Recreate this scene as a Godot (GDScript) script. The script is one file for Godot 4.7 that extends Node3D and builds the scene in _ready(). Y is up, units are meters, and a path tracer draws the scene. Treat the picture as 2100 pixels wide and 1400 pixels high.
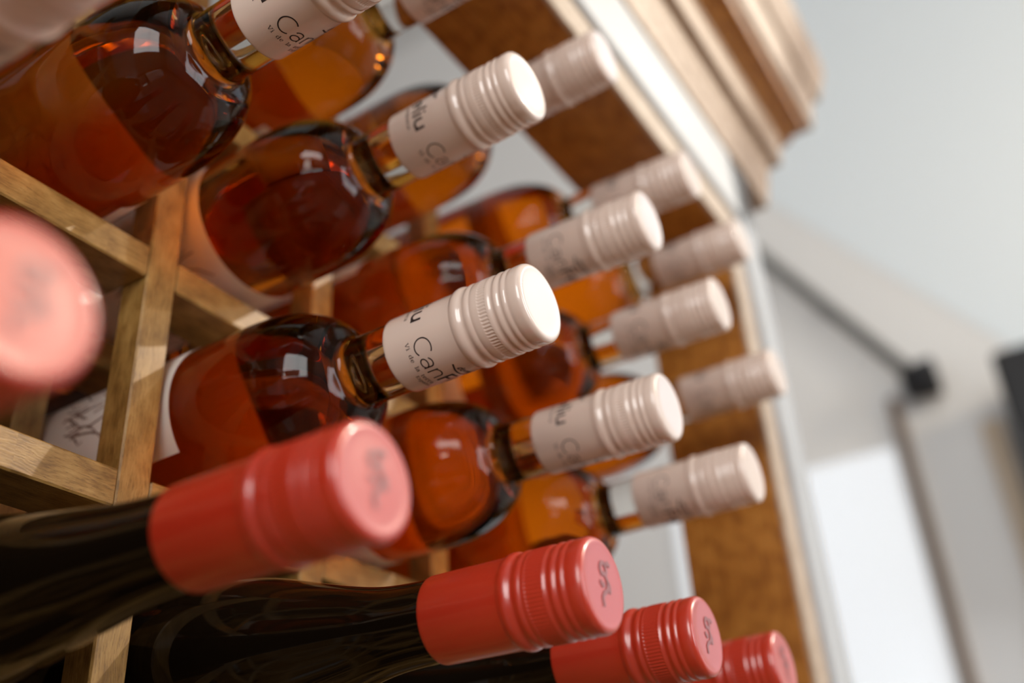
extends Node3D
# A wine rack photographed from close by, from below and from the left: rose bottles above, red caps below.
# Lengths inside builders are millimetres; MM turns them into metres. x runs along the rack, z out of it.

const MM := 0.001
const HIGH := 1.4          # height of the lowest bottle row above the floor
const PX := 97.0           # pitch of the cells
const PY := 98.7
const BX := 52.9           # centre of the upright between columns 0 and 1
const BY := 54.7           # centre of the rail between rows 0 and 1
const FRONT := -156.0      # front faces of the front lattice
const REAR := -229.0       # front faces of the rear lattice
const BAR := 14.5

var M := {}
var rng := RandomNumberGenerator.new()

func _ready() -> void:
	rng.seed = 7
	# ---------------------------------------------------------------- camera
	var cam := Camera3D.new()
	cam.name = "camera"
	add_child(cam)
	cam.transform = Transform3D(Basis(Vector3(0.52828, -0.05871, 0.84704), Vector3(-0.40144, 0.86179, 0.31010), Vector3(-0.74817, -0.50386, 0.43170)).orthonormalized(), Vector3(-0.17816, HIGH - 0.09544, 0.14070))
	var lens := CameraAttributesPhysical.new()
	lens.frustum_focal_length = 36.36
	lens.frustum_focus_distance = 0.355
	lens.exposure_aperture = 4.0
	lens.frustum_near = 0.02
	lens.frustum_far = 50.0
	cam.attributes = lens
	cam.fov = 36.55
	cam.near = 0.02
	cam.far = 50.0
	cam.current = true
	# ---------------------------------------------------------------- sky, exposure
	var env := Environment.new()
	var sky := Sky.new()
	var pm := ProceduralSkyMaterial.new()
	pm.sky_top_color = Color(0.55, 0.66, 0.8)
	pm.sky_horizon_color = Color(0.8, 0.84, 0.88)
	pm.ground_bottom_color = Color(0.4, 0.4, 0.4)
	pm.ground_horizon_color = Color(0.6, 0.6, 0.6)
	sky.sky_material = pm
	env.background_mode = Environment.BG_SKY
	env.sky = sky
	env.tonemap_mode = Environment.TONE_MAPPER_LINEAR
	env.tonemap_exposure = 1.0
	env.sdfgi_enabled = true
	env.ssao_enabled = true
	env.ssil_enabled = true
	var we := WorldEnvironment.new()
	we.name = "world_environment"
	we.environment = env
	add_child(we)
	# ---------------------------------------------------------------- daylight through the windows
	daylight(Vector3(0.35, 1.75, 2.94), Vector3(0.35, 1.75, 0), Vector2(1.3, 1.5), 1.9, Color(1.0, 0.985, 0.96))
	daylight(Vector3(2.16, 2.85, 1.75), Vector3(0, 2.85, 1.75), Vector2(2.1, 2.5), 1.45, Color(0.97, 0.985, 1.0))
	daylight(Vector3(-2.44, 2.2, 1.25), Vector3(0, 2.2, 1.25), Vector2(1.9, 1.7), 5.0, Color(1.0, 0.97, 0.92))  # soft fill from the west, added behind the camera
	daylight(Vector3(-2.44, 1.45, -1.4), Vector3(0, 1.45, -1.4), Vector2(0.5, 0.8), 1.7, Color(0.9, 0.95, 1.0))
	# low sun through the tall east window: it slips between the bottle necks onto the bars
	var sun := DirectionalLight3D.new()
	sun.name = "sun"
	sun.light_energy = 0.62
	sun.light_color = Color(1.0, 0.95, 0.87)
	sun.light_angular_distance = 0.8
	sun.shadow_enabled = true
	add_child(sun)
	sun.look_at_from_position(Vector3(5.72, 5.72, 5.88), Vector3.ZERO, Vector3.UP)
	make_materials()
	room()
	cabinet()
	rack()
	bottles()

# ==================================================================== lights

func daylight(at: Vector3, to: Vector3, size: Vector2, energy: float, c: Color) -> void:
	var l := AreaLight3D.new()
	l.name = "window_daylight"
	l.area_size = size
	l.light_energy = energy
	l.light_color = c
	l.area_range = 12.0
	l.area_attenuation = 2.0
	l.shadow_enabled = true
	add_child(l, true)
	l.look_at_from_position(at, to, Vector3.UP)

# ==================================================================== materials

func lin(r: float, g: float, b: float) -> Color:
	return Color(r, g, b).linear_to_srgb()

func mat(called: String, c: Color, rough := 0.5, spec := 0.5) -> StandardMaterial3D:
	var m := StandardMaterial3D.new()
	m.resource_name = called
	m.albedo_color = c
	m.roughness = rough
	m.metallic_specular = spec
	M[called] = m
	return m

func wood(called: String, dark: Color, mid: Color, pale: Color, rough: float, seeded: int, coarse := 1.0) -> void:
	var m := mat(called, Color.WHITE, rough)
	var grain := FastNoiseLite.new()
	grain.seed = seeded
	grain.frequency = 1.0
	grain.fractal_octaves = 3
	var blotch := FastNoiseLite.new()
	blotch.seed = seeded + 5
	blotch.frequency = 1.0
	var w := 192
	var h := 768
	var im := Image.create(w, h, false, Image.FORMAT_RGB8)
	var hm := Image.create(w, h, false, Image.FORMAT_RGB8)
	for y in h:
		for x in w:
			var u := float(x) / w
			var v := float(y) / h
			# seamless enough: mirrored in both directions
			var wob := 0.35 * blotch.get_noise_2d(u * 2.0, v * 6.0)
			var g := grain.get_noise_2d((u + 0.15 * wob) * 42.0 / coarse, v * 5.0 / coarse)
			var f := grain.get_noise_2d(u * 150.0 / coarse + 31.0, v * 26.0)
			var b := blotch.get_noise_2d(u * 3.0 + 9.0, v * 9.0)
			var k := clampf(0.5 + 0.32 * g + 0.3 * f / coarse + 0.5 * b, 0.0, 1.0)
			var c := dark.lerp(mid, k * 2.0) if k < 0.5 else mid.lerp(pale, k * 2.0 - 1.0)
			if f < -0.42 and g < 0.1 and coarse < 2.0:
				c = c.lerp(dark, 0.6)
			im.set_pixel(x, y, c)
			var hh := clampf(0.6 + 0.5 * g + 0.4 * f, 0.0, 1.0)
			hm.set_pixel(x, y, Color(hh, hh, hh))
	m.albedo_texture = ImageTexture.create_from_image(im)
	m.heightmap_enabled = true
	m.heightmap_texture = ImageTexture.create_from_image(hm)
	m.heightmap_scale = 0.006

func make_materials() -> void:
	wood("wood_bar", lin(0.15, 0.070, 0.013), lin(0.31, 0.165, 0.040), lin(0.44, 0.26, 0.080), 0.45, 3)
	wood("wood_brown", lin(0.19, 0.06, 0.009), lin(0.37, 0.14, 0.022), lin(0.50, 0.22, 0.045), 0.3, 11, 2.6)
	wood("wood_shade", lin(0.015, 0.007, 0.003), lin(0.03, 0.014, 0.006), lin(0.05, 0.025, 0.011), 0.5, 41)  # near-black wood colour that carries the shade of the cells
	wood("wood_lit", lin(0.32, 0.22, 0.14), lin(0.43, 0.32, 0.23), lin(0.50, 0.39, 0.30), 0.5, 19)  # lit copy of the brown wood, front light put into its colour
	mat("white_paint", lin(0.52, 0.53, 0.54), 0.4)
	wood("wood_cornice_lit", lin(0.28, 0.17, 0.095), lin(0.42, 0.285, 0.19), lin(0.50, 0.37, 0.27), 0.5, 23)  # same wood made lighter, front light put into the tan
	mat("pale_wall", lin(0.79, 0.775, 0.76), 1.0, 0.0)
	mat("wall_paint", lin(0.34, 0.325, 0.31), 1.0, 0.0)
	mat("cool_grey", lin(0.79, 0.845, 0.88), 1.0, 0.0)
	mat("ceiling_paint", lin(0.65, 0.65, 0.65), 1.0, 0.0)
	wood("floor_wood", lin(0.16, 0.09, 0.042), lin(0.24, 0.14, 0.068), lin(0.32, 0.19, 0.095), 0.6, 29)
	mat("steel_grey", lin(0.13, 0.13, 0.125), 0.5)
	mat("black_plastic", lin(0.01, 0.01, 0.012), 0.5)
	mat("beige_trim", lin(0.66, 0.52, 0.38), 0.6)
	mat("brown_trim", lin(0.20, 0.14, 0.10), 0.6)
	var g := mat("clear_glass", Color(lin(0.97, 0.955, 0.92), 0.0), 0.0)
	g.refraction_enabled = true
	g.refraction_scale = 0.037
	g.vertex_color_use_as_albedo = true
	mat("dark_glass", lin(0.006, 0.0035, 0.0018), 0.04, 0.38)
	var cap := mat("blush_cap", lin(0.72, 0.565, 0.485), 0.32)
	cap.clearcoat_enabled = true
	cap.clearcoat = 1.0
	cap.clearcoat_roughness = 0.04
	var red := mat("red_cap", lin(0.46, 0.025, 0.008), 0.32, 0.65)
	red.clearcoat_enabled = true
	red.clearcoat = 0.35
	red.clearcoat_roughness = 0.08
	mat("red_emblem", lin(0.28, 0.085, 0.085), 0.35)
	mat("black_print", lin(0.018, 0.010, 0.010), 0.5)
	mat("brown_sketch", lin(0.22, 0.12, 0.08), 0.7)
	mat("grey_print", lin(0.12, 0.10, 0.10), 0.7)
	var paper := mat("label_paper", lin(0.88, 0.83, 0.77), 0.7)
	paper.backlight_enabled = true
	paper.backlight = Color(0.6, 0.57, 0.53)
	var pane := mat("window_glow", Color(0.9, 0.93, 0.97), 0.4)
	pane.emission_enabled = true
	pane.emission = Color(0.88, 0.94, 1.0)
	pane.emission_energy_multiplier = 3.0
	var clear := mat("window_glass", Color(1, 1, 1, 0.04), 0.0)
	clear.transparency = BaseMaterial3D.TRANSPARENCY_ALPHA
	var pane2 := mat("daylight_pane", Color(0.9, 0.93, 0.97), 0.4)
	pane2.emission_enabled = true
	pane2.emission = Color(1.0, 0.995, 0.985)
	pane2.emission_energy_multiplier = 0.4
	var bulb := mat("bulb_glow", Color(1, 1, 1), 0.4)
	bulb.emission_enabled = true
	bulb.emission = Color(1.0, 0.93, 0.82)
	bulb.emission_energy_multiplier = 60.0

# ==================================================================== small helpers

func tag(o: Node3D, label: String, category: String, group := "") -> Node3D:
	o.set_meta("label", label)
	o.set_meta("category", category)
	if group:
		o.set_meta("group", group)
	return o

func thing(called: String, label: String, category: String, at := Vector3.ZERO, group := "") -> Node3D:
	var o := Node3D.new()
	o.name = numbered(self, called)
	add_child(o)
	o.position = at
	return tag(o, label, category, group)

func numbered(parent: Node, called: String) -> String:
	if not parent.has_node(called):
		return called
	var k := 1
	while parent.has_node("%s_%03d" % [called, k]):
		k += 1
	return "%s_%03d" % [called, k]

func part(called: String, mesh: Mesh, m: String, parent: Node3D, at := Vector3.ZERO) -> MeshInstance3D:
	var o := MeshInstance3D.new()
	o.name = numbered(parent, called)
	o.mesh = mesh
	o.material_override = M[m]
	parent.add_child(o)
	o.position = at
	return o

func structure(called: String, mesh: Mesh, m: String, at := Vector3.ZERO) -> MeshInstance3D:
	var o := part(called, mesh, m, self, at)
	o.set_meta("kind", "structure")
	return o

# a box of that size (metres) round the origin, its edges chamfered by c; the grain runs along the given axis
func box(size: Vector3, c := 0.0, along := 1, tile := 0.16, shift := 0.0) -> ArrayMesh:
	var st := SurfaceTool.new()
	st.begin(Mesh.PRIMITIVE_TRIANGLES)
	var h := size / 2.0
	for ax in 3:
		var u := (ax + 1) % 3
		var v := (ax + 2) % 3
		for s in [-1.0, 1.0]:
			var p := []
			for w in [[-1, -1], [1, -1], [1, 1], [-1, 1]]:
				var q := Vector3.ZERO
				q[ax] = s * h[ax]
				q[u] = w[0] * (h[u] - c)
				q[v] = w[1] * (h[v] - c)
				p.append(q)
			quad(st, p, along, tile, shift)
		if c > 0.0:
			for su in [-1.0, 1.0]:
				for sv in [-1.0, 1.0]:
					var p := []
					for w in [[0, -1], [0, 1], [1, 1], [1, -1]]:
						var q := Vector3.ZERO
						q[ax] = w[1] * (h[ax] - c)
						q[u] = su * (h[u] - (c if w[0] == 1 else 0.0))
						q[v] = sv * (h[v] - (0.0 if w[0] == 1 else c))
						p.append(q)
					quad(st, p, along, tile, shift)
	return st.commit()

func quad(st: SurfaceTool, p: Array, along: int, tile: float, shift: float) -> void:
	var a: Vector3 = p[0]
	var b: Vector3 = p[1]
	var d: Vector3 = p[2]
	var e: Vector3 = p[3]
	var n := (b - a).cross(d - a).normalized()
	if n.dot(a + b + d + e) > 0.0:     # front faces run clockwise
		var t := b
		b = e
		e = t
	else:
		n = -n
	for q in [a, b, d, a, d, e]:
		st.set_normal(n)
		st.set_uv(box_uv(q, n, along, tile, shift))
		st.add_vertex(q)

func box_uv(q: Vector3, n: Vector3, along: int, tile: float, shift: float) -> Vector2:
	var across := 0.0
	var a := n.abs()
	var others := [0, 1, 2]
	others.erase(along)
	var o: int = others[0] if a[others[1]] >= a[others[0]] else others[1]
	across = q[o] + (0.013 if o == others[0] else 0.037)
	return Vector2(across / (tile * 0.25) + shift * 3.7, q[along] / tile + shift)

# a prism along x from polygon points (z, y) in millimetres
func prism(poly: Array, x0: float, x1: float, grain := 0.16) -> ArrayMesh:
	var st := SurfaceTool.new()
	st.begin(Mesh.PRIMITIVE_TRIANGLES)
	var pts := PackedVector2Array()
	for p in poly:
		pts.append(Vector2(p[0], p[1]) * MM)
	if Geometry2D.is_polygon_clockwise(pts):
		pts.reverse()
	x0 *= MM
	x1 *= MM
	var run := 0.0
	for i in pts.size():
		var a := pts[i]
		var b := pts[(i + 1) % pts.size()]
		var n2 := Vector2(b.y - a.y, a.x - b.x).normalized()
		var n := Vector3(0, n2.y, n2.x)
		var l := a.distance_to(b)
		var q := [Vector3(x0, a.y, a.x), Vector3(x1, a.y, a.x), Vector3(x1, b.y, b.x), Vector3(x0, b.y, b.x)]
		var uv := [Vector2(run, x0), Vector2(run, x1), Vector2(run + l, x1), Vector2(run + l, x0)]
		for k in [0, 2, 1, 0, 3, 2]:
			st.set_normal(n)
			st.set_uv(Vector2(uv[k].x / (grain * 0.25), uv[k].y / grain))
			st.add_vertex(q[k])
		run += l
	var tri := Geometry2D.triangulate_polygon(pts)
	for s in [[x0, -1.0], [x1, 1.0]]:
		for k in range(0, tri.size(), 3):
			var w := (pts[tri[k + 1]] - pts[tri[k]]).cross(pts[tri[k + 2]] - pts[tri[k]])
			for j in ([0, 1, 2] if w * s[1] > 0.0 else [0, 2, 1]):
				var p := pts[tri[k + j]]
				st.set_normal(Vector3(s[1], 0, 0))
				st.set_uv(p / (grain * 0.25))
				st.add_vertex(Vector3(s[0], p.y, p.x))
	return st.commit()

# a surface of revolution about z: profile points (z, r) in millimetres, run from the outside; ribs cut `deep` between z0 and z1 knurl it
# a bottle with a level is wine below that height and clear glass above it and in its neck (vertex colours)
func lathe(profile: Array, n: int, level := INF, deep := 0.0, z0 := 0.0, z1 := 0.0) -> ArrayMesh:
	var st := SurfaceTool.new()
	st.begin(Mesh.PRIMITIVE_TRIANGLES)
	st.set_smooth_group(0)
	var turn := 0.0
	for i in profile.size() - 1:
		turn += (profile[i][1] + profile[i + 1][1]) * (profile[i + 1][0] - profile[i][0])
	if turn > 0.0:
		profile = profile.duplicate()
		profile.reverse()
	for p in profile:
		for k in n:
			var a := TAU * k / n
			var r: float = p[1]
			if deep > 0.0 and p[0] > z0 and p[0] < z1:
				r += deep * (cos(a * 72.0) - 1.0)
			var q := Vector3(r * cos(a), r * sin(a), p[0])
			if level < INF:
				st.set_color(Color.WHITE.lerp(WINE, smoothstep(-80.0, -84.0, p[0]) * smoothstep(level + 2.0, level - 1.0, q.y)))
			st.add_vertex(q * MM)
	for i in profile.size() - 1:
		for k in n:
			var a := i * n + k
			var b := i * n + (k + 1) % n
			var c := a + n
			var d := b + n
			for j in [a, b, c, b, d, c]:
				st.add_index(j)
	st.generate_normals()
	return st.commit()

# profile with a rounded corner between straight pieces
func smooth(points: Array, times := 1) -> Array:
	var p := points
	for t in times:
		var o := [p[0]]
		for i in p.size() - 1:
			var a: Array = p[i]
			var b: Array = p[i + 1]
			o.append([a[0] * 0.75 + b[0] * 0.25, a[1] * 0.75 + b[1] * 0.25])
			o.append([a[0] * 0.25 + b[0] * 0.75, a[1] * 0.25 + b[1] * 0.75])
		o.append(p[-1])
		p = o
	return p

# -------------------------------------------------------------------- print that lies on a cylinder or on a flat face

func onto(s: float, t: float, r: float) -> Vector3:
	if r <= 0.0:
		return Vector3(s, t, -r) * MM          # flat: on the face at z = -r
	return Vector3(r * cos(s / r), r * sin(s / r), t) * MM

func ribbon(st: SurfaceTool, line: Array, width: float, r: float) -> void:
	var pts := PackedVector2Array()
	for i in line.size():
		var v := Vector2(line[i][0], line[i][1])
		if i > 0:
			var last := pts[pts.size() - 1]
			var cuts := int(ceil(last.distance_to(v) / 1.2))
			for k in range(1, cuts):
				pts.append(last.lerp(v, float(k) / cuts))
		pts.append(v)
	for i in pts.size() - 1:
		var d0 := (pts[mini(i + 1, pts.size() - 1)] - pts[maxi(i - 1, 0)]).normalized().orthogonal() * width / 2.0
		var d1 := (pts[mini(i + 2, pts.size() - 1)] - pts[i]).normalized().orthogonal() * width / 2.0
		var q := [pts[i] - d0, pts[i] + d0, pts[i + 1] + d1, pts[i + 1] - d1]
		for k in [0, 2, 1, 0, 3, 2]:
			var n := Vector3(cos(q[k].x / r), sin(q[k].x / r), 0) if r > 0.0 else Vector3(0, 0, 1)
			st.set_normal(n)
			st.add_vertex(onto(q[k].x, q[k].y, r))

func arc(cx: float, cy: float, rx: float, ry: float, a0: float, a1: float) -> Array:
	var o := []
	var n := maxi(6, int(absf(a1 - a0) / 12.0))
	for k in n + 1:
		var a := deg_to_rad(lerpf(a0, a1, float(k) / n))
		o.append([cx + rx * cos(a), cy + ry * sin(a)])
	return o

func moved(line: Array, s: float, t: float, scale := 1.0) -> Array:
	return line.map(func(p): return [p[0] * scale + s, p[1] * scale + t])

func words(st: SurfaceTool, text: String, font: Font, height: float, s: float, t: float, r: float, wide := 1.0, slant := 0.0) -> void:
	var tm := TextMesh.new()
	tm.text = text
	tm.font = font
	tm.font_size = 40
	tm.pixel_size = 0.01
	tm.depth = 0.0
	tm.curve_step = 1.0
	tm.horizontal_alignment = HORIZONTAL_ALIGNMENT_LEFT
	var a := tm.surface_get_arrays(0)
	var v: PackedVector3Array = a[Mesh.ARRAY_VERTEX]
	var ix: PackedInt32Array = a[Mesh.ARRAY_INDEX] if a[Mesh.ARRAY_INDEX] != null else PackedInt32Array(range(v.size()))
	var lo := Vector3.ONE * 1e9
	var hi := -lo
	for p in v:
		lo = lo.min(p)
		hi = hi.max(p)
	var k := height / (hi.y - lo.y)
	for i in ix:
		var p := v[i]
		var y := (p.y - lo.y) * k
		var x := (p.x - lo.x) * k * wide + slant * y + s
		st.set_normal(Vector3(cos(x / r), sin(x / r), 0) if r > 0.0 else Vector3(0, 0, 1))
		st.add_vertex(onto(x, y + t, r))

# ==================================================================== room

func room() -> void:
	var t := 0.12
	structure("floor", box(Vector3(5.2, t, 5.9), 0, 0, 0.9), "floor_wood", Vector3(-0.15, -t / 2, 0.2))
	structure("ceiling", box(Vector3(5.2, t, 5.9)), "ceiling_paint", Vector3(-0.15, 4.4 + t / 2, 0.2))
	structure("wall_north", box(Vector3(5.2, 4.4, t)), "wall_paint", Vector3(-0.15, 2.2, -2.6 - t / 2))
	structure("wall_south", box(Vector3(5.2, 4.4, t)), "wall_paint", Vector3(-0.15, 2.2, 3.0 + t / 2))
	structure("wall_west", box(Vector3(t, 4.4, 5.6)), "wall_paint", Vector3(-2.5 - t / 2, 2.2, 0.2))
	# the east wall leaves an opening for its tall window
	var e := Node3D.new()
	e.name = "wall_east"
	e.set_meta("kind", "structure")
	add_child(e)
	e.position = Vector3(2.2 + t / 2, 0, 0)
	part("wall_piece", box(Vector3(t, 4.4, 3.3)), "pale_wall", e, Vector3(0, 2.2, -0.95))
	part("wall_piece", box(Vector3(t, 4.4, 0.2)), "pale_wall", e, Vector3(0, 2.2, 2.9))
	part("wall_piece", box(Vector3(t, 1.6, 2.1)), "pale_wall", e, Vector3(0, 0.8, 1.75))
	part("wall_piece", box(Vector3(t, 0.3, 2.1)), "pale_wall", e, Vector3(0, 4.25, 1.75))
	# thin slant-edged panel flat on the east wall, in a cooler grey
	var up := HIGH * 1000.0
	structure("trim_1", prism([[-470, up + 1775], [110, up + 985], [200, up + 985], [600, 4400], [-470, 4400]], 2197, 2200), "cool_grey")
	# windows that give the daylight: frames, mullion, glowing panes
	window("window_1", Vector3(0.35, 1.75, 2.975), Vector2(1.3, 1.5), 0.0, "window_glow")
	window("window_2", Vector3(2.25, 2.85, 1.75), Vector2(2.1, 2.5), PI / 2, "window_glass")
	window("window_3", Vector3(-2.475, 2.2, 1.25), Vector2(1.9, 1.7), PI / 2, "window_glow")  # unseen window, added as a large soft fill behind the camera
	window("window_4", Vector3(-2.475, 1.45, -1.4), Vector2(0.5, 0.8), PI / 2, "window_glow")
	# the east wall's own things, far out of focus
	var w3 := Node3D.new()
	w3.name = "window_5"
	w3.set_meta("kind", "structure")
	add_child(w3)
	w3.position = Vector3(2.19, HIGH + 0.02, -0.505)
	part("pane", box(Vector3(0.01, 1.66, 0.56)), "daylight_pane", w3)
	part("window_frame", box(Vector3(0.05, 1.78, 0.022), 0.002), "brown_trim", w3, Vector3(-0.01, 0.05, 0.311))
	structure("trim_2", box(Vector3(0.03, 2.25, 0.045), 0.002), "beige_trim", Vector3(2.185, 1.125, -0.005))
	var rail := thing("handrail", "dark grey sloping metal rail on the pale wall behind the rack", "rail", Vector3(2.15, HIGH, 0))
	part("tube", tube(Vector3(0, 1.53, -0.465), Vector3(0, 0.985, -0.125), 0.017), "steel_grey", rail)
	part("wall_bracket", tube(Vector3(0, 1.25, -0.29), Vector3(0.06, 1.24, -0.29), 0.008), "steel_grey", rail)
	var knob := thing("wall_spotlight", "small black spotlight at the lower end of the sloping grey rail", "spotlight", Vector3(2.13, HIGH + 0.97, -0.115))
	part("lamp_head", lathe([[-40, 0], [-40, 32], [-34, 40], [24, 45], [32, 45], [35, 42], [28, 38], [20, 0]], 32), "black_plastic", knob)
	part("wall_arm", tube(Vector3(0, 0, 0), Vector3(0.08, 0, 0), 0.01), "black_plastic", knob)
	var sp := thing("loudspeaker", "black box loudspeaker hung on the far wall at the right edge", "loudspeaker", Vector3(2.06, HIGH + 0.66, 0.17))
	part("case", box(Vector3(0.2, 0.5, 0.25), 0.01), "black_plastic", sp)
	part("wall_bracket", box(Vector3(0.05, 0.1, 0.08), 0.003), "steel_grey", sp, Vector3(0.12, 0, 0))
	part("speaker_cone", lathe([[0, 0], [4, 30], [10, 74], [14, 80], [6, 86], [0, 86]], 32), "steel_grey", sp, Vector3(-0.1, -0.06, 0)).rotation.y = -PI / 2
	# small lamps in front of the rack, added out of view for cap glints
	for p in [Vector3(0.75, 2.55, 1.15), Vector3(1.45, 2.5, 1.3)]:
		pendant(p)

func window(called: String, at: Vector3, size: Vector2, turn: float, pane: String) -> void:
	var o := Node3D.new()
	o.name = called
	o.set_meta("kind", "structure")
	add_child(o)
	o.position = at
	o.rotation.y = turn
	part("pane", box(Vector3(size.x, size.y, 0.006)), pane, o)
	for s in [-1, 1]:
		part("window_frame", box(Vector3(0.06, size.y + 0.12, 0.05), 0.004), "white_paint", o, Vector3(s * (size.x / 2 + 0.03), 0, 0))
		part("window_frame", box(Vector3(size.x, 0.06, 0.05), 0.004), "white_paint", o, Vector3(0, s * (size.y / 2 + 0.03), 0))
	part("mullion", box(Vector3(0.04, size.y, 0.04), 0.004), "white_paint", o)

func pendant(at: Vector3) -> void:
	var first := not has_node("added_lamp")
	var o := thing("added_lamp", "added unseen lamp hanging in front of the rack, %s the camera" % ("nearer" if first else "farther from"), "lamp", at)
	var l := OmniLight3D.new()
	l.name = "lamp_light"
	l.light_energy = 0.25
	l.light_color = Color(1.0, 0.9, 0.75)
	l.light_size = 0.025
	l.omni_range = 8.0
	l.omni_attenuation = 2.0
	l.shadow_enabled = true
	o.add_child(l)
	var b := SphereMesh.new()
	b.radius = 0.03
	b.height = 0.06
	part("bulb", b, "bulb_glow", o)
	part("socket", tube(Vector3(0, 0.028, 0), Vector3(0, 0.09, 0), 0.014), "black_plastic", o)
	part("cord", tube(Vector3(0, 0.09, 0), Vector3(0, 4.4 - at.y, 0), 0.003), "black_plastic", o)

func tube(a: Vector3, b: Vector3, r: float) -> ArrayMesh:
	var st := SurfaceTool.new()
	st.begin(Mesh.PRIMITIVE_TRIANGLES)
	var d := (b - a).normalized()
	var u := d.cross(Vector3.UP if absf(d.y) < 0.9 else Vector3.RIGHT).normalized()
	var v := d.cross(u)
	var n := 20
	for k in n:
		var a0 := TAU * k / n
		var a1 := TAU * (k + 1) / n
		var p := u * cos(a0) + v * sin(a0)
		var q := u * cos(a1) + v * sin(a1)
		for e in [[a, p], [b, p], [b, q], [a, p], [b, q], [a, q]]:
			st.set_normal(e[1])
			st.add_vertex(e[0] + e[1] * r)
		for e in [[a, -d], [b, d]]:
			for w in [Vector3.ZERO, p, q]:
				st.set_normal(e[1])
				st.add_vertex(e[0] + w * r)
	return st.commit()

# ==================================================================== cabinet and rack

func at_mm(x: float, y: float, z: float) -> Vector3:
	return Vector3(x * MM, HIGH + y * MM, z * MM)

func cabinet() -> void:
	var c := thing("cabinet", "white painted cabinet with stepped wooden cornice holding the wine rack", "cabinet", Vector3(0, HIGH, 0))
	part("side_panel", box(Vector3(36, 1850, 74) * MM, 0.002), "white_paint", c, Vector3(498, -475, -63) * MM)
	part("side_panel", box(Vector3(36, 1850, 300) * MM, 0.002), "white_paint", c, Vector3(-402, -475, -176) * MM)
	part("top_panel", box(Vector3(936, 68, 74) * MM, 0.002), "white_paint", c, Vector3(48, 416.5, -63) * MM)
	part("back_panel", box(Vector3(760, 1700, 12) * MM), "wood_shade", c, Vector3(-40, -550, -322) * MM)  # added behind the left cells, their shade put into its colour
	# stepped cornice, each board its own piece; lit and shaded faces put into the colours
	part("cornice_board", prism([[-98, 450], [-24, 450], [-19, 472], [-21, 473], [-19, 474], [-14, 496], [-98, 496]], -420, 572), "wood_cornice_lit", c)
	part("cornice_board", prism([[-98, 497], [-7, 497], [-2, 527], [-98, 527]], -420, 584), "wood_cornice_lit", c)
	part("cornice_board", prism([[-98, 528], [-4, 528], [4, 531], [5, 536], [17, 538], [19, 548], [-98, 548]], -420, 600), "wood_brown", c)  # browner board, carries the shade of the underside in its colour
	part("cornice_board", prism([[-98, 549], [23, 549], [30, 589], [-98, 589]], -420, 617), "wood_cornice_lit", c)
	part("cornice_board", prism([[-98, 590], [33, 590], [44, 620], [44, 640], [-98, 640]], -420, 632), "wood_cornice_lit", c)

func rack() -> void:
	var r := thing("wine_rack", "wooden lattice wine rack of square bars inside a deep board frame", "wine rack", Vector3(0, HIGH, 0))
	# the frame of boards round the front opening: brown inside, front light put into the paler edge colour
	var inner := 442.0
	var y_top := 351.0
	part("side_board", box(Vector3(27, 1100, 66) * MM, 0.0008, 1), "wood_brown", r, Vector3(inner + 13.5, -199, -65) * MM)
	part("side_board_edge", box(Vector3(27, 1100, 3) * MM, 0.0008, 1), "wood_lit", r, Vector3(inner + 13.5, -199, -30.4) * MM)
	part("top_board", box(Vector3(850, 27, 66) * MM, 0.0008, 0), "wood_brown", r, Vector3(inner - 425 + 27, y_top + 14.5, -65) * MM)
	part("top_board_edge", box(Vector3(850, 27, 3) * MM, 0.0008, 0), "wood_lit", r, Vector3(inner - 425 + 27, y_top + 14.5, -30.4) * MM)
	# two lattices, one behind the other; the uprights run through, the rails are let in between them
	var b := BAR * MM
	var upright := []
	var rail := []
	for k in 4:
		upright.append(box(Vector3(b, 1.0, 15 * MM), 0.0007, 1, 0.16, k * 0.37))
		rail.append(box(Vector3((PX - BAR - 0.3) * MM, b, 27 * MM), 0.0007, 0, 0.16, k * 0.29))
	for z in [FRONT, REAR]:
		for k in range(-4, 4):
			part("upright_bar", upright[posmod(k * 3 + int(z), 4)], "wood_bar", r, Vector3(BX + k * PX, -148, z - 7.5) * MM)
		for k in range(-3, 4):
			for j in range(-3, 3):
				part("cross_bar", rail[posmod(k * 5 + j * 3, 4)], "wood_bar", r, Vector3(BX + (k - 0.5) * PX, BY + j * PY, z - 13.5) * MM)
		for j in range(-3, 3):
			part("cross_bar", rail[posmod(j, 4)], "wood_bar", r, Vector3(BX + 3.5 * PX, BY + j * PY, z - 13.5) * MM)

# ==================================================================== bottles

const ROSE := [[-52, 0], [-52, 13.2], [-58, 13.6], [-79, 13.7], [-80.6, 14.0], [-82, 15.2], [-83, 17.6], [-85, 21.2], [-89, 25.4], [-95, 29.2], [-104, 32.6], [-115, 34.2], [-128, 34.5], [-200, 34.5], [-280, 34.5], [-291, 34.0], [-297, 31.5], [-300, 27], [-299, 22], [-290, 12], [-285, 0]]
const WINE := Color(0.93, 0.205, 0.006)      # linear tint of the rose
const RED := [[-52, 0], [-52, 13.2], [-58, 13.7], [-72, 14.0], [-84, 15.2], [-98, 18.6], [-112, 22.6], [-126, 26.8], [-142, 30.6], [-158, 33.6], [-176, 35.2], [-200, 35.6], [-280, 35.6], [-291, 35.0], [-297, 34], [-300, 29], [-299, 24], [-288, 12], [-280, 0]]
const RED_SLIM := [[-52, 0], [-52, 13.2], [-58, 13.7], [-72, 14.0], [-84, 15.0], [-98, 17.2], [-112, 19.6], [-126, 22.2], [-142, 25.4], [-160, 29.4], [-180, 33.0], [-200, 35.0], [-280, 35.6], [-291, 35.0], [-297, 33], [-300, 29], [-299, 24], [-288, 12], [-280, 0]]
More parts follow.
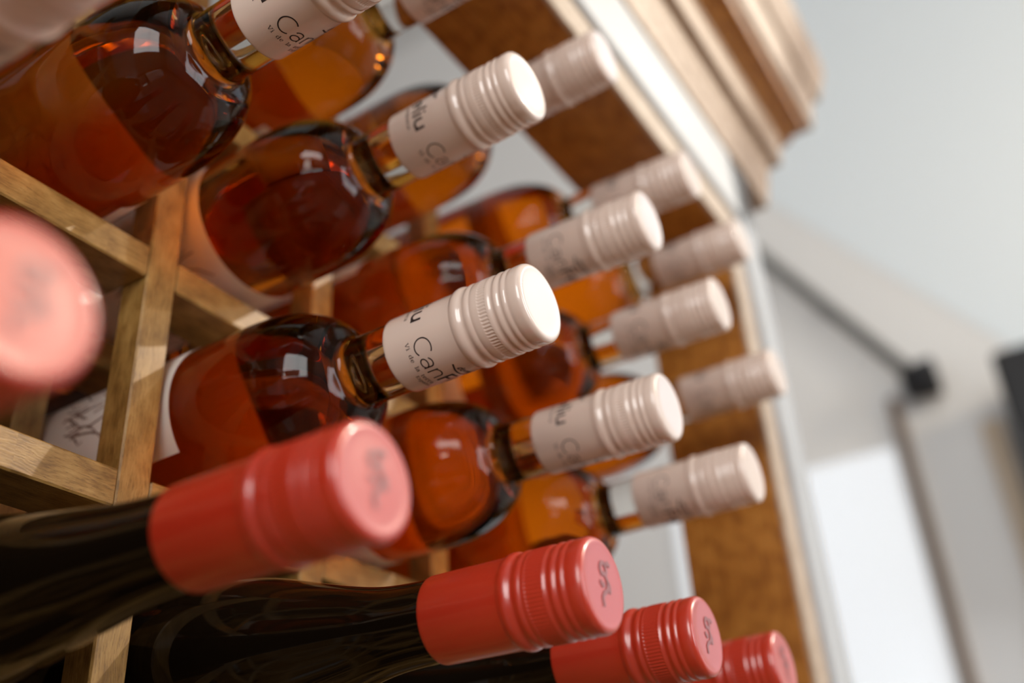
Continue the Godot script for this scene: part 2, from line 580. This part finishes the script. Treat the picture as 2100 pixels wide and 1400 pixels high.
# the screw cap: rolled bead, tear line, knurled band, thread beads, flat end with rounded rim
const CAP := [[-57, 0], [-57, 13.95], [-59.8, 14.0], [-60.0, 14.25], [-59.7, 14.6], [-58, 14.62], [-45, 14.64], [-30.6, 14.68], [-30.0, 14.8], [-29.2, 15.3], [-28.2, 15.62], [-27.2, 15.62], [-26.2, 15.3], [-25.4, 14.75], [-24.8, 14.6], [-24.2, 14.7], [-23.4, 15.1], [-22.6, 15.25], [-21.8, 15.1], [-21.2, 14.85], [-20.8, 14.95], [-20.2, 15.1], [-19.4, 15.15], [-18.6, 15.15], [-17.9, 15.15], [-17.2, 15.15], [-16.4, 15.15], [-15.6, 15.15], [-14.9, 15.15], [-14.2, 15.15], [-13.4, 15.1], [-12.8, 14.8], [-12.2, 14.6], [-11.6, 14.75], [-10.8, 15.15], [-10.2, 15.2], [-9.5, 15.0], [-9.0, 14.72], [-8.4, 14.75], [-7.7, 15.12], [-7.0, 15.2], [-6.4, 15.0], [-5.9, 14.8], [-5.3, 14.95], [-4.6, 15.1], [-2.4, 15.1], [-1.4, 14.95], [-0.6, 14.5], [-0.15, 13.8], [0.0, 13.0], [-0.12, 12.2], [-0.2, 11.0], [-0.2, 0.0]]

var rose_glass: ArrayMesh
var red_glass: ArrayMesh
var red_slim: ArrayMesh
var cap_fine: ArrayMesh
var cap_ribbed: ArrayMesh
var cap_print: ArrayMesh
var cap_logo: ArrayMesh
var emblem: ArrayMesh
var label_sheet: ArrayMesh
var label_sketch: ArrayMesh
var label_lines: ArrayMesh

func make_bottle_meshes() -> void:
	rose_glass = lathe(smooth(ROSE, 2), 128, 30.0)
	red_glass = lathe(smooth(RED, 2), 96)
	red_slim = lathe(smooth(RED_SLIM, 2), 96)
	cap_fine = lathe(smooth(CAP, 1), 288, INF, 0.16, -17.6, -14.4)
	cap_ribbed = lathe(smooth(CAP, 1), 288, INF, 0.22, -19.8, -13.8)
	# "CanFeliu", twice round the cap
	var st := SurfaceTool.new()
	st.begin(Mesh.PRIMITIVE_TRIANGLES)
	var serif := SystemFont.new()
	serif.font_names = ["Droid Serif"]
	var sans := SystemFont.new()
	sans.font_names = ["Droid Sans"]
	sans.font_weight = 700
	var logo := SurfaceTool.new()
	logo.begin(Mesh.PRIMITIVE_TRIANGLES)
	var r := 14.72
	for turn in 2:
		var s0 := turn * PI * r
		var t0 := -47.0
		var thin := 0.5
		var bold := 1.05
		for l in [arc(3.6, 3.6, 3.5, 3.5, 48, 312), [[11.4, 0], [11.4, 3.2]] + arc(9.6, 3.2, 1.8, 1.5, 0, 160), arc(9.5, 1.35, 1.85, 1.35, 0, 360), [[13.4, 0], [13.4, 4.6]], [[13.4, 2.6]] + arc(15.3, 3.0, 1.9, 1.7, 180, 0) + [[17.2, 0]]]:
			ribbon(st, moved(l, s0, t0), thin, r)
		for l in [[[19.4, 0], [19.4, 7.2]], [[19.4, 6.75], [22.8, 6.75]], [[19.4, 3.7], [22.3, 3.7]], [[24.1, 2.4], [28.2, 2.4]] + arc(26.2, 2.4, 2.0, 2.0, 0, 310), [[30.2, 0], [30.2, 7.4]], [[32.4, 0], [32.4, 4.6]], [[32.4, 5.7], [32.4, 6.7]], [[34.6, 4.6], [34.6, 2.0]] + arc(36.5, 2.0, 1.9, 1.6, 180, 360) + [[38.4, 4.6]], [[38.4, 2.0], [38.4, 0]]]:
			ribbon(st, moved(l, s0, t0), bold, r)
		var line := t0 - 3.3
		for w in [["Vi", 1.75, 0.0], ["de", 1.75, 4.6], ["la", 1.75, 9.4], ["terra", 1.6, 13.4], ["Mallorca", 1.75, 25.0]]:
			words(st, w[0], serif, w[1], s0 + w[2], line, r, 1.25)
		words(st, "España", serif, 1.9, s0 + 13.2, line - 2.6, r, 1.2)
		# the script mark with its stroke underneath
		for l in [[[14.0, 8.6], [15.4, 8.0], [17.2, 7.3], [19.2, 6.9], [21.4, 6.9], [23.6, 7.3], [25.4, 8.1]]]:
			ribbon(logo, moved(l, s0, t0 + 2.2), 0.7, r)
		words(logo, "demeter", sans, 2.6, s0 + 16.4, t0 + 10.6, r, 0.85, 0.35)
	cap_print = st.commit()
	cap_logo = logo.commit()
	# the dark device on the red caps' ends
	var e := SurfaceTool.new()
	e.begin(Mesh.PRIMITIVE_TRIANGLES)
	for l in [arc(0.4, 3.6, 1.5, 1.5, -40, 250), arc(0.2, 0.4, 1.9, 2.2, 100, -80), [[0.4, -1.6], [-0.9, -3.2], [-0.5, -5.2]], [[1.2, 4.6], [3.0, 5.6], [3.9, 4.9]], [[-1.6, 0.6], [-0.6, -0.4], [0.6, 0.2]], [[1.9, 1.0], [3.1, 0.2], [2.9, -1.6]]]:
		ribbon(e, moved(l, 0.0, 0.0, 1.35), 1.5, -0.02)
	emblem = e.commit()
	# paper label: a sheet that follows the glass, 200 degrees round
	var ls := SurfaceTool.new()
	ls.begin(Mesh.PRIMITIVE_TRIANGLES)
	var half := deg_to_rad(100.0)
	var n := 48
	for i in n:
		for j in 4:
			var q := []
			for w in [[0, 0], [1, 0], [1, 1], [0, 1]]:
				var a := lerpf(-half, half, float(i + w[0]) / n)
				var z := lerpf(-150.0, -270.0, float(j + w[1]) / 4)
				q.append([a, z])
			for k in [0, 1, 2, 0, 2, 3]:
				ls.set_normal(Vector3(cos(q[k][0]), sin(q[k][0]), 0))
				ls.add_vertex(Vector3(34.68 * cos(q[k][0]), 34.68 * sin(q[k][0]), q[k][1]) * MM)
	label_sheet = ls.commit()
	# a loose pencil sketch of shrubs on it, and ruled small print
	var sk := SurfaceTool.new()
	sk.begin(Mesh.PRIMITIVE_TRIANGLES)
	for k in 150:
		var s := rng.randf_range(-44, 44)
		var t := -176.0 - rng.randf_range(0, 46) - 8.0 * sin(s * 0.13)
		var l := rng.randf_range(5, 15)
		var lean := rng.randf_range(-0.5, 0.9)
		var bend := rng.randf_range(-2.5, 2.5)
		ribbon(sk, [[s, t], [s + lean * l * 0.5 + bend, t + l * 0.5], [s + lean * l, t + l]], rng.randf_range(0.35, 1.0), 34.76)
	label_sketch = sk.commit()
	var ll := SurfaceTool.new()
	ll.begin(Mesh.PRIMITIVE_TRIANGLES)
	for row in 4:
		for k in 7:
			var s := -30.0 + k * 8.5 + rng.randf_range(-1, 1)
			ribbon(ll, arc(s, -240.0 - row * 6.0, rng.randf_range(1.5, 3.0), 0.9, 20, 330), 0.45, 34.76)
	label_lines = ll.commit()

# one bottle of each kind, then copies: [column, row, dx, dy, dz, tilt x, tilt y, angle of the print, angle of the label, label, group]
func bottles() -> void:
	make_bottle_meshes()
	var g1 := "rose wine bottles in the rack"
	var g2 := "red capped wine bottles in the rack"
	var rose := [
		[1, 1, -0.1, 0.4, -4.3, -0.008, 0.011, 200, 120, "rosé bottle in sharpest focus, blush cap lettering crisp, above the big blurred red cap"],
		[1, 2, 0.1, 1.8, -1.1, -0.02, 0.018, 240, 252, "rosé bottle directly above the sharpest one, pale label and round shoulder fully visible"],
		[0, 2, 9.0, -0.2, -3.2, -0.012, 0.02, 247, 40, "largest amber rosé bottle at upper left, its cap cut off by the picture's top"],
		[2, 2, 2.0, -1.4, 3.5, 0.006, -0.007, 175, 60, "rosé bottle whose blush cap is just right of and above the sharpest cap"],
		[3, 2, 0.1, 0.3, 1.6, 0.002, -0.002, 190, 200, "upper of two rosé bottles whose white cap ends stand wholly before the brown side board"],
		[2, 1, 0.3, -0.3, 0.1, 0.003, -0.007, 212, 330, "rosé bottle with clear ribbed cap below right of the sharpest cap, above the red caps"],
		[3, 1, -0.1, 0.1, 2.1, 0.001, -0.001, 160, 70, "lower of two rosé bottles whose white cap ends stand wholly before the brown side board"],
		[2, 3, -2.0, 2.5, -3.9, -0.015, 0.013, 230, 90, "leftmost of three blurred rosé bottles whose cap ends touch the frame's upper pale edge"],
		[3, 3, 2.4, -1.4, -2.4, 0.013, -0.017, 210, 300, "middle of three blurred rosé bottles whose cap ends touch the frame's upper pale edge"],
		[4, 3, -1.0, 1.1, -3.9, -0.005, 0.006, 205, 20, "last of three blurred rosé bottles along the frame's upper edge, cap at its corner"],
		[4, 2, 0.0, 0.0, 0.1, 0.0, 0.0, 195, 140, "rosé bottle whose blurred cap covers part of the side board's pale front edge"],
		[1, 3, 0.0, 0.5, -1.0, 0.004, 0.0, 220, 10, "rosé bottle at top middle, only its clear neck and cap bottom below the picture's top"],
		[0, 3, 0.0, 0.5, -1.0, 0.0, 0.0, 200, 30, "rosé bottle in the dark top cell above the largest amber bottle, mostly out of view"],
		[-1, 1, 0.0, 0.0, -2.0, 0.0, 0.004, 20, 60, "rosé bottle with heavily blurred blush cap in the upper left corner"],
	]
	var reds := [
		[0, 0, -0.6, 1.0, -1.8, 0.006, 0.002, 10, "dark wine bottle with large blurred red cap in front of the sharpest rosé bottle"],
		[1, 0, 3.1, -0.6, 5.5, 0.013, -0.009, 0, "dark wine bottle with crisp red cap at bottom middle, emblem on its end"],
		[2, 0, 0.1, 0.2, 1.7, 0.0, 0.001, -8, "dark wine bottle with ribbed red cap, between the crisp and the farthest red caps"],
		[3, 0, -0.7, 3.2, 0.1, -0.004, 0.017, 20, "dark wine bottle with the farthest red cap, beside the brown side board at the bottom"],
		[-1, 0, 0.3, 0.4, 2.5, 0.001, 0.002, 0, "dark wine bottle with very blurred red cap at the left edge, nearest the camera"],
	]
	var first := make_rose()
	for i in rose.size():
		var d: Array = rose[i]
		var o: Node3D = first if i == 0 else first.duplicate()
		if i > 0:
			o.name = "rose_wine_bottle_%03d" % i
			add_child(o, true)
		place(o, d)
		o.get_node("screw_cap").rotation.z = deg_to_rad(d[7])
		o.get_node("label_paper").rotation.z = deg_to_rad(d[8])
		tag(o, d[9], "bottle", g1)
	var lead := make_red()
	for i in reds.size():
		var d: Array = reds[i]
		var o: Node3D = lead if i == 0 else lead.duplicate()
		if i > 0:
			o.name = "red_wine_bottle_%03d" % i
			add_child(o, true)
		place(o, d)
		o.get_node("screw_cap").rotation.z = deg_to_rad(d[7])
		tag(o, d[8], "bottle", g2)
	slim_nearest(lead)

func slim_nearest(o: Node3D) -> void:
	(o.get_node("glass") as MeshInstance3D).mesh = red_slim

func place(o: Node3D, d: Array) -> void:
	var axis := Vector3(d[5], d[6], 1.0).normalized()
	var ex := Vector3.UP.cross(axis).normalized()
	var ey := axis.cross(ex)
	var pivot := Vector3(d[0] * PX + d[2], d[1] * PY + d[3], -150.0)
	var p: Vector3 = pivot + axis * (150.0 + float(d[4]))
	o.transform = Transform3D(Basis(ex, ey, axis), Vector3(p.x * MM, HIGH + p.y * MM, p.z * MM))

func make_rose() -> Node3D:
	var o := thing("rose_wine_bottle", "rosé bottle", "bottle")
	part("glass", rose_glass, "clear_glass", o)
	var cap := part("screw_cap", cap_fine, "blush_cap", o)
	part("cap_lettering", cap_print, "black_print", cap)
	part("cap_logo", cap_logo, "black_print", cap)
	var paper := part("label_paper", label_sheet, "label_paper", o)
	part("label_sketch", label_sketch, "brown_sketch", paper)
	part("label_print", label_lines, "grey_print", paper)
	return o

func make_red() -> Node3D:
	var o := thing("red_wine_bottle", "dark bottle", "bottle")
	part("glass", red_glass, "dark_glass", o)
	var cap := part("screw_cap", cap_ribbed, "red_cap", o)
	part("cap_emblem", emblem, "red_emblem", cap)
	return o
